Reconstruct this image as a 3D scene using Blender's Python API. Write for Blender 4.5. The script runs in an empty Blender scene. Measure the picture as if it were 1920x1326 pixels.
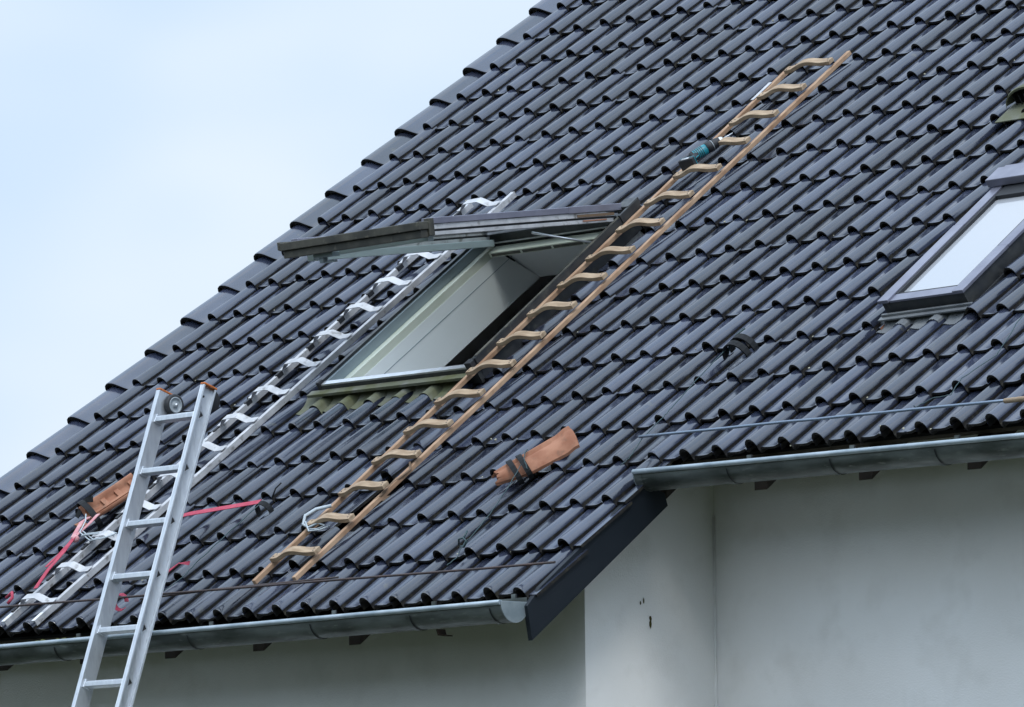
import bpy, math, random
import numpy as np
from mathutils import Vector, Matrix
random.seed(7)
sc = bpy.context.scene
C = sc.collection
Z0 = 4.6                      # height of the lower eave above the ground

# ------------------------------------------------------------------ camera
cam = bpy.data.objects.new('camera', bpy.data.cameras.new('camera'))
C.objects.link(cam)
right = Vector((0.67848311, 0.73454558, -0.01017197))
down = Vector((-0.08674189, 0.06635638, -0.99401845))
fwd = Vector((-0.72947688, 0.67530706, 0.10873755))
cam.matrix_world = Matrix(((right.x, -down.x, -fwd.x, 17.30298),
                           (right.y, -down.y, -fwd.y, -16.05125),
                           (right.z, -down.z, -fwd.z, -1.60801 + Z0),
                           (0, 0, 0, 1)))
cam.data.sensor_width = 36
cam.data.lens = 10387.52 / 1920 * 36
cam.data.clip_end = 2000
cam.data.clip_start = 0.5
sc.camera = cam

# ------------------------------------------------------------------ sky, sun, exposure
SUN_EL, SUN_AZ = math.radians(52), math.radians(128)     # azimuth clockwise from +Y
world = bpy.data.worlds.new('World'); sc.world = world
world.use_nodes = True
nt = world.node_tree; nt.nodes.clear()
sky = nt.nodes.new('ShaderNodeTexSky'); sky.sky_type = 'NISHITA'
sky.sun_disc = False; sky.sun_elevation = SUN_EL; sky.sun_rotation = SUN_AZ
sky.air_density = 1.0; sky.dust_density = 3.0
tc = nt.nodes.new('ShaderNodeTexCoord')
mp = nt.nodes.new('ShaderNodeMapping'); mp.inputs['Scale'].default_value = (1.6, 1.6, 3.2)
no = nt.nodes.new('ShaderNodeTexNoise'); no.inputs['Scale'].default_value = 3.2
no.inputs['Detail'].default_value = 3; no.inputs['Roughness'].default_value = 0.5
cr = nt.nodes.new('ShaderNodeValToRGB')
cr.color_ramp.elements[0].position = 0.40; cr.color_ramp.elements[0].color = (6.0, 8.0, 10.6, 1)
cr.color_ramp.elements[1].position = 0.60; cr.color_ramp.elements[1].color = (8.6, 9.7, 11.0, 1)
mx = nt.nodes.new('ShaderNodeMix'); mx.data_type = 'RGBA'; mx.inputs['Factor'].default_value = 0.9
bg = nt.nodes.new('ShaderNodeBackground'); bg.inputs['Strength'].default_value = 0.1
wo = nt.nodes.new('ShaderNodeOutputWorld')
nt.links.new(tc.outputs['Generated'], mp.inputs['Vector'])
nt.links.new(mp.outputs['Vector'], no.inputs['Vector'])
nt.links.new(no.outputs['Fac'], cr.inputs['Fac'])
nt.links.new(sky.outputs['Color'], mx.inputs[6])
# the overcast veil is brighter high up than near the horizon
sx = nt.nodes.new('ShaderNodeSeparateXYZ'); nt.links.new(tc.outputs['Generated'], sx.inputs[0])
er = nt.nodes.new('ShaderNodeMapRange'); er.inputs['From Min'].default_value = 0.22; er.inputs['From Max'].default_value = 0.75
er.inputs['To Min'].default_value = 1.0; er.inputs['To Max'].default_value = 1.25
nt.links.new(sx.outputs['Z'], er.inputs['Value'])
ve = nt.nodes.new('ShaderNodeVectorMath'); ve.operation = 'SCALE'
nt.links.new(cr.outputs['Color'], ve.inputs[0]); nt.links.new(er.outputs['Result'], ve.inputs['Scale'])
dp = nt.nodes.new('ShaderNodeVectorMath'); dp.operation = 'DOT_PRODUCT'      # and brighter on the side of the hidden sun
nt.links.new(tc.outputs['Generated'], dp.inputs[0])
dp.inputs[1].default_value = (math.sin(SUN_AZ) * math.cos(SUN_EL), math.cos(SUN_AZ) * math.cos(SUN_EL), math.sin(SUN_EL))
dr_ = nt.nodes.new('ShaderNodeMapRange'); dr_.inputs['From Min'].default_value = -0.25; dr_.inputs['From Max'].default_value = 0.9
dr_.inputs['To Min'].default_value = 1.0; dr_.inputs['To Max'].default_value = 1.9
nt.links.new(dp.outputs['Value'], dr_.inputs['Value'])
vf = nt.nodes.new('ShaderNodeVectorMath'); vf.operation = 'SCALE'
nt.links.new(ve.outputs['Vector'], vf.inputs[0]); nt.links.new(dr_.outputs['Result'], vf.inputs['Scale'])
nt.links.new(vf.outputs['Vector'], mx.inputs[7])
nt.links.new(mx.outputs[2], bg.inputs['Color'])
nt.links.new(bg.outputs['Background'], wo.inputs['Surface'])
sl = bpy.data.lights.new('sun', 'SUN'); sl.energy = 1.2; sl.angle = math.radians(16); sl.color = (1, 0.97, 0.93)
so = bpy.data.objects.new('sun', sl); C.objects.link(so)
sd = Vector((math.sin(SUN_AZ) * math.cos(SUN_EL), math.cos(SUN_AZ) * math.cos(SUN_EL), math.sin(SUN_EL)))
so.rotation_euler = sd.to_track_quat('Z', 'Y').to_euler()
sc.view_settings.view_transform = 'Standard'
sc.view_settings.look = 'None'
sc.view_settings.exposure = 0.0
sc.view_settings.gamma = 1.0
sc.render.engine = 'CYCLES'
sc.render.resolution_x, sc.render.resolution_y = 1024, 707

# ------------------------------------------------------------------ materials
def mat(name, col, rough=0.6, metal=0.0, spec=0.5, col2=None, nscale=8.0, nlo=0.35, nhi=0.65,
        bump=0.0, bscale=60.0, rvar=0.0, stretch=None, detail=4, attr=None, col3=None, n3=3.0, lo3=.55, hi3=.7,
        coat=0.0, bdist=.002):
    m = bpy.data.materials.new(name); m.use_nodes = True
    t = m.node_tree; b = t.nodes['Principled BSDF']
    b.inputs['Roughness'].default_value = rough; b.inputs['Metallic'].default_value = metal
    b.inputs['Specular IOR Level'].default_value = spec
    b.inputs['Base Color'].default_value = (*col, 1)
    if coat:
        b.inputs['Coat Weight'].default_value = coat; b.inputs['Coat Roughness'].default_value = 0.12
    g = t.nodes.new('ShaderNodeNewGeometry')
    mpn = t.nodes.new('ShaderNodeMapping'); t.links.new(g.outputs['Position'], mpn.inputs['Vector'])
    if stretch: mpn.inputs['Scale'].default_value = stretch
    def noise(s, d=detail):
        n = t.nodes.new('ShaderNodeTexNoise'); n.inputs['Scale'].default_value = s
        n.inputs['Detail'].default_value = d; t.links.new(mpn.outputs['Vector'], n.inputs['Vector']); return n
    def ramp(n, a, bb, c1, c2):
        r = t.nodes.new('ShaderNodeValToRGB'); r.color_ramp.elements[0].position = a; r.color_ramp.elements[1].position = bb
        r.color_ramp.elements[0].color = c1; r.color_ramp.elements[1].color = c2
        t.links.new(n.outputs['Fac'], r.inputs['Fac']); return r
    out = None
    if col2:
        r = ramp(noise(nscale), nlo, nhi, (*col, 1), (*col2, 1)); out = r.outputs['Color']
    if col3:
        r = ramp(noise(n3, 6), lo3, hi3, (0, 0, 0, 1), (1, 1, 1, 1))
        k = t.nodes.new('ShaderNodeMix'); k.data_type = 'RGBA'
        t.links.new(r.outputs['Color'], k.inputs['Factor'])
        if out: t.links.new(out, k.inputs[6])
        else: k.inputs[6].default_value = (*col, 1)
        k.inputs[7].default_value = (*col3, 1); out = k.outputs[2]
    if attr:
        a = t.nodes.new('ShaderNodeAttribute'); a.attribute_name = attr
        mr = t.nodes.new('ShaderNodeMapRange'); mr.inputs['To Min'].default_value = 0.55; mr.inputs['To Max'].default_value = 1.5
        t.links.new(a.outputs['Fac'], mr.inputs['Value'])
        k = t.nodes.new('ShaderNodeVectorMath'); k.operation = 'SCALE'
        t.links.new(mr.outputs['Result'], k.inputs['Scale'])
        if out: t.links.new(out, k.inputs[0])
        else: k.inputs[0].default_value = col
        out = k.outputs['Vector']
    if out: t.links.new(out, b.inputs['Base Color'])
    if rvar:
        n = noise(nscale * 1.7)
        mr = t.nodes.new('ShaderNodeMapRange'); mr.inputs['To Min'].default_value = rough - rvar; mr.inputs['To Max'].default_value = rough + rvar
        mr.inputs['From Min'].default_value = .3; mr.inputs['From Max'].default_value = .7
        t.links.new(n.outputs['Fac'], mr.inputs['Value']); t.links.new(mr.outputs['Result'], b.inputs['Roughness'])
    if bump:
        n = noise(bscale, 5); bn = t.nodes.new('ShaderNodeBump'); bn.inputs['Strength'].default_value = bump
        bn.inputs['Distance'].default_value = bdist
        t.links.new(n.outputs['Fac'], bn.inputs['Height']); t.links.new(bn.outputs['Normal'], b.inputs['Normal'])
    return m

M = {}
M['tile'] = mat('engobed_tile', (0.018, 0.023, 0.040), 0.18, spec=1.0, col2=(0.029, 0.034, 0.055), nscale=5, rvar=0.05,
                bump=0.12, bscale=110, attr='tint', col3=(0.07, 0.068, 0.058), n3=16, lo3=.66, hi3=.80)
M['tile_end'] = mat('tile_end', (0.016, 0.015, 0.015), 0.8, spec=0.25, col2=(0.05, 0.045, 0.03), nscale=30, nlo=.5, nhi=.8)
M['wall'] = mat('plaster', (0.83, 0.82, 0.80), 0.9, spec=0.2, col2=(0.87, 0.865, 0.85), nscale=2.2, bump=0.6, bscale=130, bdist=.003,
                col3=(0.74, 0.73, 0.705), n3=5, lo3=.52, hi3=.85)
M['board'] = mat('anthracite_board', (0.006, 0.010, 0.015), 0.5, spec=.3, col2=(0.010, 0.014, 0.020), nscale=3, bump=.1)
M['dark_metal'] = mat('dark_cladding', (0.030, 0.033, 0.038), 0.42, metal=0.3, col2=(0.05, 0.052, 0.052), nscale=14, rvar=.1,
                      col3=(0.10, 0.10, 0.085), n3=18, lo3=.6, hi3=.8)
M['brown_metal'] = mat('weathered_cladding', (0.035, 0.034, 0.028), 0.55, metal=0.1, col2=(0.085, 0.08, 0.062), nscale=11, rvar=.1,
                       col3=(0.16, 0.15, 0.11), n3=30, lo3=.62, hi3=.8)
M['grey_metal'] = mat('grey_cladding', (0.20, 0.20, 0.25), 0.36, metal=0.5, col2=(0.27, 0.27, 0.325), nscale=6, rvar=.08)
M['silver'] = mat('silver_trim', (0.7, 0.72, 0.75), 0.3, metal=0.8, col2=(0.6, 0.6, 0.6), nscale=20)
M['zinc'] = mat('zinc_gutter', (0.055, 0.064, 0.058), 0.5, metal=0.5, col2=(0.16, 0.18, 0.175), nscale=4, rvar=.1, stretch=(1, 4, 4),
                col3=(0.24, 0.26, 0.24), n3=14, lo3=.6, hi3=.8)
M['zinc_bright'] = mat('zinc_end', (0.27, 0.33, 0.37), 0.5, metal=0.45, col2=(0.42, 0.48, 0.52), nscale=9)
M['zinc_cap'] = mat('zinc_cap', (0.20, 0.24, 0.26), 0.5, metal=0.4, col2=(0.28, 0.32, 0.34), nscale=14)
M['alu'] = mat('aluminium', (0.56, 0.59, 0.63), 0.42, metal=0.75, col2=(0.66, 0.69, 0.72), nscale=7, rvar=.08, stretch=(6, 6, 1),
               col3=(0.42, 0.44, 0.47), n3=14, lo3=.56, hi3=.8)
M['white_metal'] = mat('white_coated_metal', (0.42, 0.42, 0.43), 0.5, metal=.2, col2=(0.55, 0.55, 0.56), nscale=14,
                       col3=(0.22, 0.21, 0.20), n3=26, lo3=.58, hi3=.72)
M['wood'] = mat('pale_wood', (0.28, 0.195, 0.125), 0.7, spec=.25, col2=(0.43, 0.32, 0.215), nscale=9, stretch=(1.2, 5, 5), bump=.3, bscale=50,
                col3=(0.27, 0.19, 0.12), n3=12, lo3=.58, hi3=.75)
M['wood_rail'] = mat('rail_wood', (0.28, 0.165, 0.098), 0.7, spec=.25, col2=(0.45, 0.30, 0.195), nscale=8, stretch=(6, 1, 1), bump=.3, bscale=50,
                     col3=(0.30, 0.17, 0.10), n3=9, lo3=.58, hi3=.75)
M['panel'] = mat('white_panel', (0.80, 0.81, 0.80), 0.5, col2=(0.83, 0.84, 0.84), nscale=3)
M['cream'] = mat('cream_frame', (0.60, 0.62, 0.52), 0.55, col2=(0.66, 0.67, 0.58), nscale=5)
M['blue_frame'] = mat('grey_blue_seal', (0.26, 0.31, 0.34), 0.35, metal=.2)
M['pale_seal'] = mat('pale_seal', (0.42, 0.50, 0.52), 0.45)
M['lead'] = mat('lead_moss', (0.125, 0.13, 0.09), 0.75, metal=.1, col2=(0.09, 0.095, 0.04), nscale=7, bump=.4, bscale=60,
                col3=(0.17, 0.17, 0.15), n3=9, lo3=.55, hi3=.75)
M['lead_grey'] = mat('lead_grey', (0.13, 0.14, 0.15), 0.5, metal=.35, col2=(0.19, 0.20, 0.205), nscale=12)
M['moss'] = mat('moss', (0.05, 0.06, 0.018), 0.95, spec=.1, col2=(0.13, 0.13, 0.05), nscale=30, bump=1, bscale=90, bdist=.006)
M['terracotta'] = mat('terracotta', (0.27, 0.115, 0.068), 0.8, spec=.2, col2=(0.38, 0.185, 0.115), nscale=16, bump=.3, bscale=80,
                      col3=(0.17, 0.10, 0.07), n3=22, lo3=.56, hi3=.75)
M['black'] = mat('black_webbing', (0.005, 0.006, 0.007), 0.7, spec=.25, col2=(0.012, 0.013, 0.015), nscale=40)
M['rubber'] = mat('black_rubber', (0.016, 0.017, 0.02), 0.6)
M['pink'] = mat('red_webbing', (0.36, 0.03, 0.065), 0.75, col2=(0.46, 0.06, 0.10), nscale=30, bump=.4, bscale=200)
M['faded'] = mat('faded_webbing', (0.52, 0.20, 0.22), 0.75, col2=(0.6, 0.33, 0.33), nscale=20)
M['orange'] = mat('orange_plastic', (0.52, 0.14, 0.02), 0.5, col2=(.42, .12, .03), nscale=30)
M['teal'] = mat('teal_plastic', (0.006, 0.15, 0.19), 0.35, col2=(0.01, 0.26, 0.32), nscale=30)
M['wheel_grey'] = mat('grey_plastic', (0.28, 0.31, 0.33), 0.5)
M['wire_green'] = mat('green_wire', (0.02, 0.05, 0.055), 0.5)
M['rust'] = mat('dark_rod', (0.035, 0.026, 0.026), 0.6, col2=(0.06, 0.035, 0.03), nscale=20)
M['galv'] = mat('galvanised_rod', (0.20, 0.25, 0.32), 0.4, metal=.6)
M['rope'] = mat('pale_rope', (0.42, 0.47, 0.50), 0.7)
M['rafter'] = mat('dark_timber', (0.02, 0.014, 0.01), 0.85, col2=(0.035, 0.024, 0.016), nscale=15)
M['soffit'] = mat('soffit_timber', (0.05, 0.04, 0.03), 0.8, col2=(0.07, 0.055, 0.04), nscale=6)
M['felt'] = mat('roofing_felt', (0.012, 0.012, 0.013), 0.95, spec=.1)
M['batten'] = mat('batten_wood', (0.14, 0.09, 0.055), 0.85)
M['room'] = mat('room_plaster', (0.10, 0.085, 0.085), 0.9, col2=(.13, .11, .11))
M['glass'] = mat('closed_pane', (0.37, 0.38, 0.40), 0.04, spec=.8, coat=.6)
M['ash_pane'] = mat('pane_glass', (0.05, 0.07, 0.075), 0.05, spec=.8)
m_ = M['ash_pane']; t_ = m_.node_tree; mxs = t_.nodes.new('ShaderNodeMixShader'); tr_ = t_.nodes.new('ShaderNodeBsdfTransparent')
fr_ = t_.nodes.new('ShaderNodeFresnel'); fr_.inputs['IOR'].default_value = 1.5; gl_ = t_.nodes.new('ShaderNodeBsdfGlossy'); gl_.inputs['Roughness'].default_value = .03
tr_.inputs['Color'].default_value = (.88, .92, .92, 1)
t_.links.new(fr_.outputs[0], mxs.inputs[0]); t_.links.new(tr_.outputs[0], mxs.inputs[1]); t_.links.new(gl_.outputs[0], mxs.inputs[2])
t_.links.new(mxs.outputs[0], t_.nodes['Material Output'].inputs['Surface'])
M['grass'] = mat('lawn', (0.028, 0.034, 0.018), 0.95, spec=.1, col2=(0.045, 0.050, 0.028), nscale=.7, bump=.5, bscale=30, bdist=.03)
M['stain'] = mat('plaster_chip', (0.07, 0.06, 0.02), 0.95, spec=.1)
M['beak'] = mat('lichen', (0.42, 0.40, 0.30), 0.9, spec=.1)

# ------------------------------------------------------------------ roof frame
TH = math.radians(36.92066); CT, ST = math.cos(TH), math.sin(TH)
W, L = 0.2, 0.3183674
DRR = [0, 1, 2, 3, 4, 5, 6, 7, 8, 9, 10, 11, 14, 18]
DRV = [-0.02671, -0.01496, -0.00148, 0.01132, 0.00965, 0.0112, 0.0086, 0.00933, 0.01234, 0.00135, -0.00018, -0.0013, -0.00564, -0.01352]
ZC = [0.01449, -0.00593, -0.0044, -0.0024, 0.00462, -0.00708, -0.00802]
def sag(u, v):                                    # the old roof is not perfectly flat
    u = min(max(u, -5.3), 2.4); v = min(max(v, -0.3), 6.2)
    U = (u + 1) / 3; V = (v - 2.5) / 2.5; c = ZC
    return c[0]*U*U + c[1]*U*V + c[2]*V*V + c[3]*U**3 + c[4]*V**3 + c[5]*U*U*V + c[6]*U*V*V
def R(u, v, h=0.0):
    h = h + sag(u, v)
    v = v + float(np.interp(v / L, DRR, DRV))
    return Vector((u, CT*v - ST*h, ST*v + CT*h + Z0))
def Wd(x, y, z): return Vector((x, y, z + Z0))
NRM = Vector((0, -ST, CT)); VDIR = Vector((0, CT, ST)); UDIR = Vector((1, 0, 0))

# ------------------------------------------------------------------ mesh collecting
class MB:
    def __init__(s): s.v = []; s.f = []; s.mi = []; s.sm = []; s.t = []; s.cur = 0.5
    def add(s, vs, fs, mi=0, sm=False):
        b = len(s.v); s.v += [tuple(p) for p in vs]; s.t += [s.cur]*len(vs)
        for f in fs: s.f.append(tuple(b+i for i in f)); s.mi.append(mi); s.sm.append(sm)
    def hexa(s, p, mi=0):       # 8 points: bottom 0-3 ccw, top 4-7
        s.add(p, [(3,2,1,0),(4,5,6,7),(0,1,5,4),(1,2,6,5),(2,3,7,6),(3,0,4,7)], mi)
    def box(s, fn, a, b, mi=0):
        (x0,y0,z0),(x1,y1,z1) = a, b
        s.hexa([fn(x0,y0,z0),fn(x1,y0,z0),fn(x1,y1,z0),fn(x0,y1,z0),fn(x0,y0,z1),fn(x1,y0,z1),fn(x1,y1,z1),fn(x0,y1,z1)], mi)
    def bar(s, p0, p1, side, up, w, h, mi=0, w1=None, h1=None):   # square bar between points
        w1 = w if w1 is None else w1; h1 = h if h1 is None else h1
        p0, p1 = Vector(p0), Vector(p1)
        q = []
        for hh in (-.5, .5):
            q += [p0 - side*w/2 + up*h*hh, p0 + side*w/2 + up*h*hh, p1 + side*w1/2 + up*h1*hh, p1 - side*w1/2 + up*h1*hh]
        s.hexa(q, mi)
    def prism(s, poly, off, mi=0, sm=False):     # polygon (list of Vector) extruded by off
        n = len(poly); off = Vector(off)
        vs = [Vector(p) for p in poly] + [Vector(p)+off for p in poly]
        s.add(vs, [tuple(range(n))[::-1], tuple(range(n, 2*n))], mi)
        for i in range(n):
            j = (i+1) % n; s.add([vs[i], vs[j], vs[n+j], vs[n+i]], [(0,1,2,3)], mi, sm)
    def tube(s, pts, r, n=8, mi=0, cap=True):
        pts = [Vector(p) for p in pts]; rings = []; prev = None
        for i, p in enumerate(pts):
            d = (pts[min(i+1, len(pts)-1)] - pts[max(i-1, 0)]).normalized()
            if prev is None:
                a = d.cross(Vector((0,0,1)));
                if a.length < .1: a = d.cross(Vector((1,0,0)))
            else: a = prev - d*prev.dot(d)
            a.normalize(); prev = a; b = d.cross(a)
            rr = r[i] if isinstance(r, (list, tuple)) else r
            rings.append([p + (a*math.cos(2*math.pi*k/n) + b*math.sin(2*math.pi*k/n))*rr for k in range(n)])
        vs = [q for rg in rings for q in rg]; fs = []
        for i in range(len(pts)-1):
            for k in range(n):
                fs.append((i*n+k, i*n+(k+1)%n, (i+1)*n+(k+1)%n, (i+1)*n+k))
        s.add(vs, fs, mi, True)
        if cap:
            s.add(rings[0], [tuple(range(n))[::-1]], mi); s.add(rings[-1], [tuple(range(n))], mi)
    def ribbon(s, pts, wdir, w, t, nrm=None, mi=0):     # flat strap along points
        pts = [Vector(p) for p in pts]; vs = []
        for i, p in enumerate(pts):
            d = (pts[min(i+1, len(pts)-1)] - pts[max(i-1, 0)]).normalized()
            wd = wdir[i] if isinstance(wdir, list) else wdir
            wd = (wd - d*wd.dot(d)).normalized(); nn = d.cross(wd)
            vs += [p - wd*w/2 - nn*t/2, p + wd*w/2 - nn*t/2, p + wd*w/2 + nn*t/2, p - wd*w/2 + nn*t/2]
        fs = [(0,1,2,3)[::-1]]
        for i in range(len(pts)-1):
            for k in range(4): fs.append((4*i+k, 4*i+(k+1)%4, 4*i+4+(k+1)%4, 4*i+4+k))
        m = 4*(len(pts)-1); fs.append((m, m+1, m+2, m+3))
        s.add(vs, fs, mi)
    def lathe(s, c, ax, prof, n=24, mi=0):      # prof: (dist along axis, radius)
        c = Vector(c); ax = Vector(ax).normalized(); a = ax.cross(Vector((0,0,1)))
        if a.length < .1: a = ax.cross(Vector((1,0,0)))
        a.normalize(); b = ax.cross(a); vs = []; fs = []
        for (d, r) in prof:
            vs += [c + ax*d + (a*math.cos(2*math.pi*k/n) + b*math.sin(2*math.pi*k/n))*max(r, 1e-5) for k in range(n)]
        for i in range(len(prof)-1):
            for k in range(n): fs.append((i*n+k, i*n+(k+1)%n, (i+1)*n+(k+1)%n, (i+1)*n+k))
        s.add(vs, fs, mi, True)
    def build(s, name, mats, parent=None, bevel=0.0, fix=True):
        me = bpy.data.meshes.new(name)
        o = Vector((0,0,0)) if parent is None else wl(parent)
        me.from_pydata([tuple(Vector(p)-o) for p in s.v], [], s.f)
        if not isinstance(mats, (list, tuple)): mats = [mats]
        for m in mats: me.materials.append(m)
        me.polygons.foreach_set('material_index', s.mi); me.polygons.foreach_set('use_smooth', s.sm)
        at = me.attributes.new('tint', 'FLOAT', 'POINT'); at.data.foreach_set('value', s.t)
        me.update()
        if fix:
            import bmesh
            bm = bmesh.new(); bm.from_mesh(me)
            bmesh.ops.remove_doubles(bm, verts=bm.verts, dist=1e-5)
            bmesh.ops.recalc_face_normals(bm, faces=bm.faces); bm.to_mesh(me); bm.free()
        ob = bpy.data.objects.new(name, me); C.objects.link(ob)
        if parent is not None: ob.parent = parent
        if bevel:
            b = ob.modifiers.new('bevel', 'BEVEL'); b.width = bevel; b.segments = 2; b.limit_method = 'ANGLE'; b.angle_limit = math.radians(40)
        return ob
WL = {}
def wl(o):
    p = Vector((0,0,0))
    while o is not None: p = p + Vector(o.location); o = o.parent
    return p
def thing(name, label, cat, loc, group=None):
    o = bpy.data.objects.new(name, None); C.objects.link(o); o.location = loc
    o.empty_display_size = .1
    o['label'] = label; o['category'] = cat
    if group: o['group'] = group
    return o
def tag(o, label, cat, group=None):
    o['label'] = label; o['category'] = cat
    if group: o['group'] = group
    return o

# ------------------------------------------------------------------ ground
g = MB()
n = 40
for i in range(n+1):
    for j in range(n+1):
        x = (i/n*2-1); y = (j/n*2-1); X = 500*x*abs(x); Y = 500*y*abs(y)
        rr = max(0, math.hypot(X, Y)-60)
        fr = max(0.0, min(1.0, (X*.6 - Y*.8)/max(1, math.hypot(X, Y))*1.4+.25)); q = max(0, min(1, (math.hypot(X, Y)-32)/70)); q = q*q*(3-2*q)  # unseen hill behind the camera, added to darken the upper walls
        g.v.append((X, Y, -0.02 + min(4, rr*.02)*(0.5+0.5*math.sin(X*.013+1)*math.cos(Y*.017)) + fr*q*(24+5*math.sin(X*.05)*math.sin(Y*.043+1)))); g.t.append(.5)
for i in range(n):
    for j in range(n):
        a = i*(n+1)+j; g.f.append((a, a+n+1, a+n+2, a+1)); g.mi.append(0); g.sm.append(True)
go = g.build('ground', M['grass']); go['kind'] = 'structure'

# ------------------------------------------------------------------ house
house = thing('house', 'white plastered house with a steep dark pantile roof and stepped eaves', 'house', (-0.2, 0.56, 0))
RIDGE = 24.2*L
UL, UR = -4.86, 5.2
XW, YF, YB = -0.19, 0.56, 1.36           # side wall, front wall, set back wall
ridge_y = CT*RIDGE
def wallbox(x0, y0, x1, y1, z0, z1, parent=house, m='wall', nm='wall'):
    b = MB(); b.box(lambda x, y, z: Vector((x, y, z)), (x0, y0, z0), (x1, y1, z1)); return b.build(nm, M[m], parent)
def under(y): return ST/CT*y - 0.152/CT + Z0      # underside of the roof at y
b = MB(); t = .3     # front wall of the projecting left half
b.hexa([Vector((UL+.15, YF, 0)), Vector((XW, YF, 0)), Vector((XW, YF+t, 0)), Vector((UL+.15, YF+t, 0)),
        Vector((UL+.15, YF, under(YF))), Vector((XW, YF, under(YF))), Vector((XW, YF+t, under(YF+t))), Vector((UL+.15, YF+t, under(YF+t)))])
b.build('wall', M['wall'], house)
b = MB()             # side wall at the step
b.hexa([Vector((XW-.3, YF+.3, 0)), Vector((XW, YF+.3, 0)), Vector((XW, YB, 0)), Vector((XW-.3, YB, 0)),
        Vector((XW-.3, YF+.3, under(YF+.3))), Vector((XW, YF+.3, under(YF+.3))), Vector((XW, YB, under(YB))), Vector((XW-.3, YB, under(YB)))])
b.build('wall', M['wall'], house)
b = MB()             # set back wall on the right
b.hexa([Vector((XW-.3, YB, 0)), Vector((UR-.15, YB, 0)), Vector((UR-.15, YB+t, 0)), Vector((XW-.3, YB+t, 0)),
        Vector((XW-.3, YB, under(YB))), Vector((UR-.15, YB, under(YB))), Vector((UR-.15, YB+t, under(YB+t))), Vector((XW-.3, YB+t, under(YB+t)))])
b.build('wall', M['wall'], house)
back_y = 2*ridge_y - .6
for xx in (UL+.15, UR-.45):                 # gable walls
    y0 = YF+t if xx < 0 else YB+t
    b = MB(); b.prism([Vector((xx, y0, 0)), Vector((xx, back_y, 0)), Vector((xx, back_y, under(2*ridge_y-back_y))), Vector((xx, ridge_y, under(ridge_y))), Vector((xx, y0, under(y0)))], (.3, 0, 0))
    b.build('wall', M['wall'], house)
wallbox(UL+.45, back_y-.3, UR-.45, back_y, 0, under(2*ridge_y-back_y)-.05)
b = MB()                                    # attic floor
b.box(lambda x, y, z: Vector((x, y, z)), (UL+.5, YB+.35, Z0+.30), (UR-.5, back_y-.4, Z0+.42)); b.build('attic_floor', M['room'], house)
b = MB()                                    # knee wall inside the attic
b.box(lambda x, y, z: Vector((x, y, z)), (UL+.5, YB+.36, Z0+.42), (UR-.5, YB+.40, Z0+.9)); b.build('wall', M['room'], house)
b = MB()                                    # rear slope
for s_ in (0,):
    p = [Vector((UL-.2, ridge_y, ST*RIDGE+Z0-.0)), Vector((UR, ridge_y, ST*RIDGE+Z0)), Vector((UR, 2*ridge_y, Z0)), Vector((UL-.2, 2*ridge_y, Z0))]
    b.hexa([q + Vector((0, 0, -.15)) for q in p] + p)
rear = b.build('rear_roof', M['tile_end'], house)
# corner bead line and chips in the plaster
for i, (x, y, z, w_, h_) in enumerate([(XW+.002, .955, -.145, .012, .034), (XW+.002, .955, -.120, .012, .02), (XW+.002, .915, -.045, .006, .022), (XW+.002, .895, -.055, .006, .016)]):
    b = MB(); k = 9; rr = [1+.45*random.random() for _ in range(k)]
    b.prism([Wd(x, y+math.cos(a*6.283/k)*w_/2*rr[a], z+math.sin(a*6.283/k)*h_/2*rr[a]) for a in range(k)], (.0015, 0, 0))
    b.build('plaster_chip', M['stain'], house)
b = MB(); b.tube([Wd(XW+.006, YB-.006, .35), Wd(XW+.004, YB-.006, -.4), Wd(XW+.008, YB-.006, -.9), Wd(XW+.006, YB-.006, -2)], .006, 6); b.build('corner_sealant', M['wall'], house)

# ------------------------------------------------------------------ roof: structure below the tiles
HOLES = [(-2.97, -1.985, 1.95, 3.34), (0.72, 1.16, 2.05, 2.93)]     # skylight openings (u0,u1,v0,v1)
def slab(name, m, h0, h1, u0, u1, v0, v1, parent):
    """ slab with the skylight openings left out """
    b = MB()
    us = sorted({u0, u1} | {x for a in HOLES for x in a[:2] if u0 < x < u1}); vs = sorted({v0, v1} | {x for a in HOLES for x in a[2:] if v0 < x < v1})
    for i in range(len(us)-1):
        for j in range(len(vs)-1):
            cu, cv = (us[i]+us[i+1])/2, (vs[j]+vs[j+1])/2
            if any(a[0] < cu < a[1] and a[2] < cv < a[3] for a in HOLES): continue
            b.box(R, (us[i], vs[j], h0), (us[i+1], vs[j+1], h1))
    return b.build(name, m, parent)
DUMMY = None
roofE = bpy.data.objects.new('tile_roof', None)      # replaced below by the tile mesh

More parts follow.
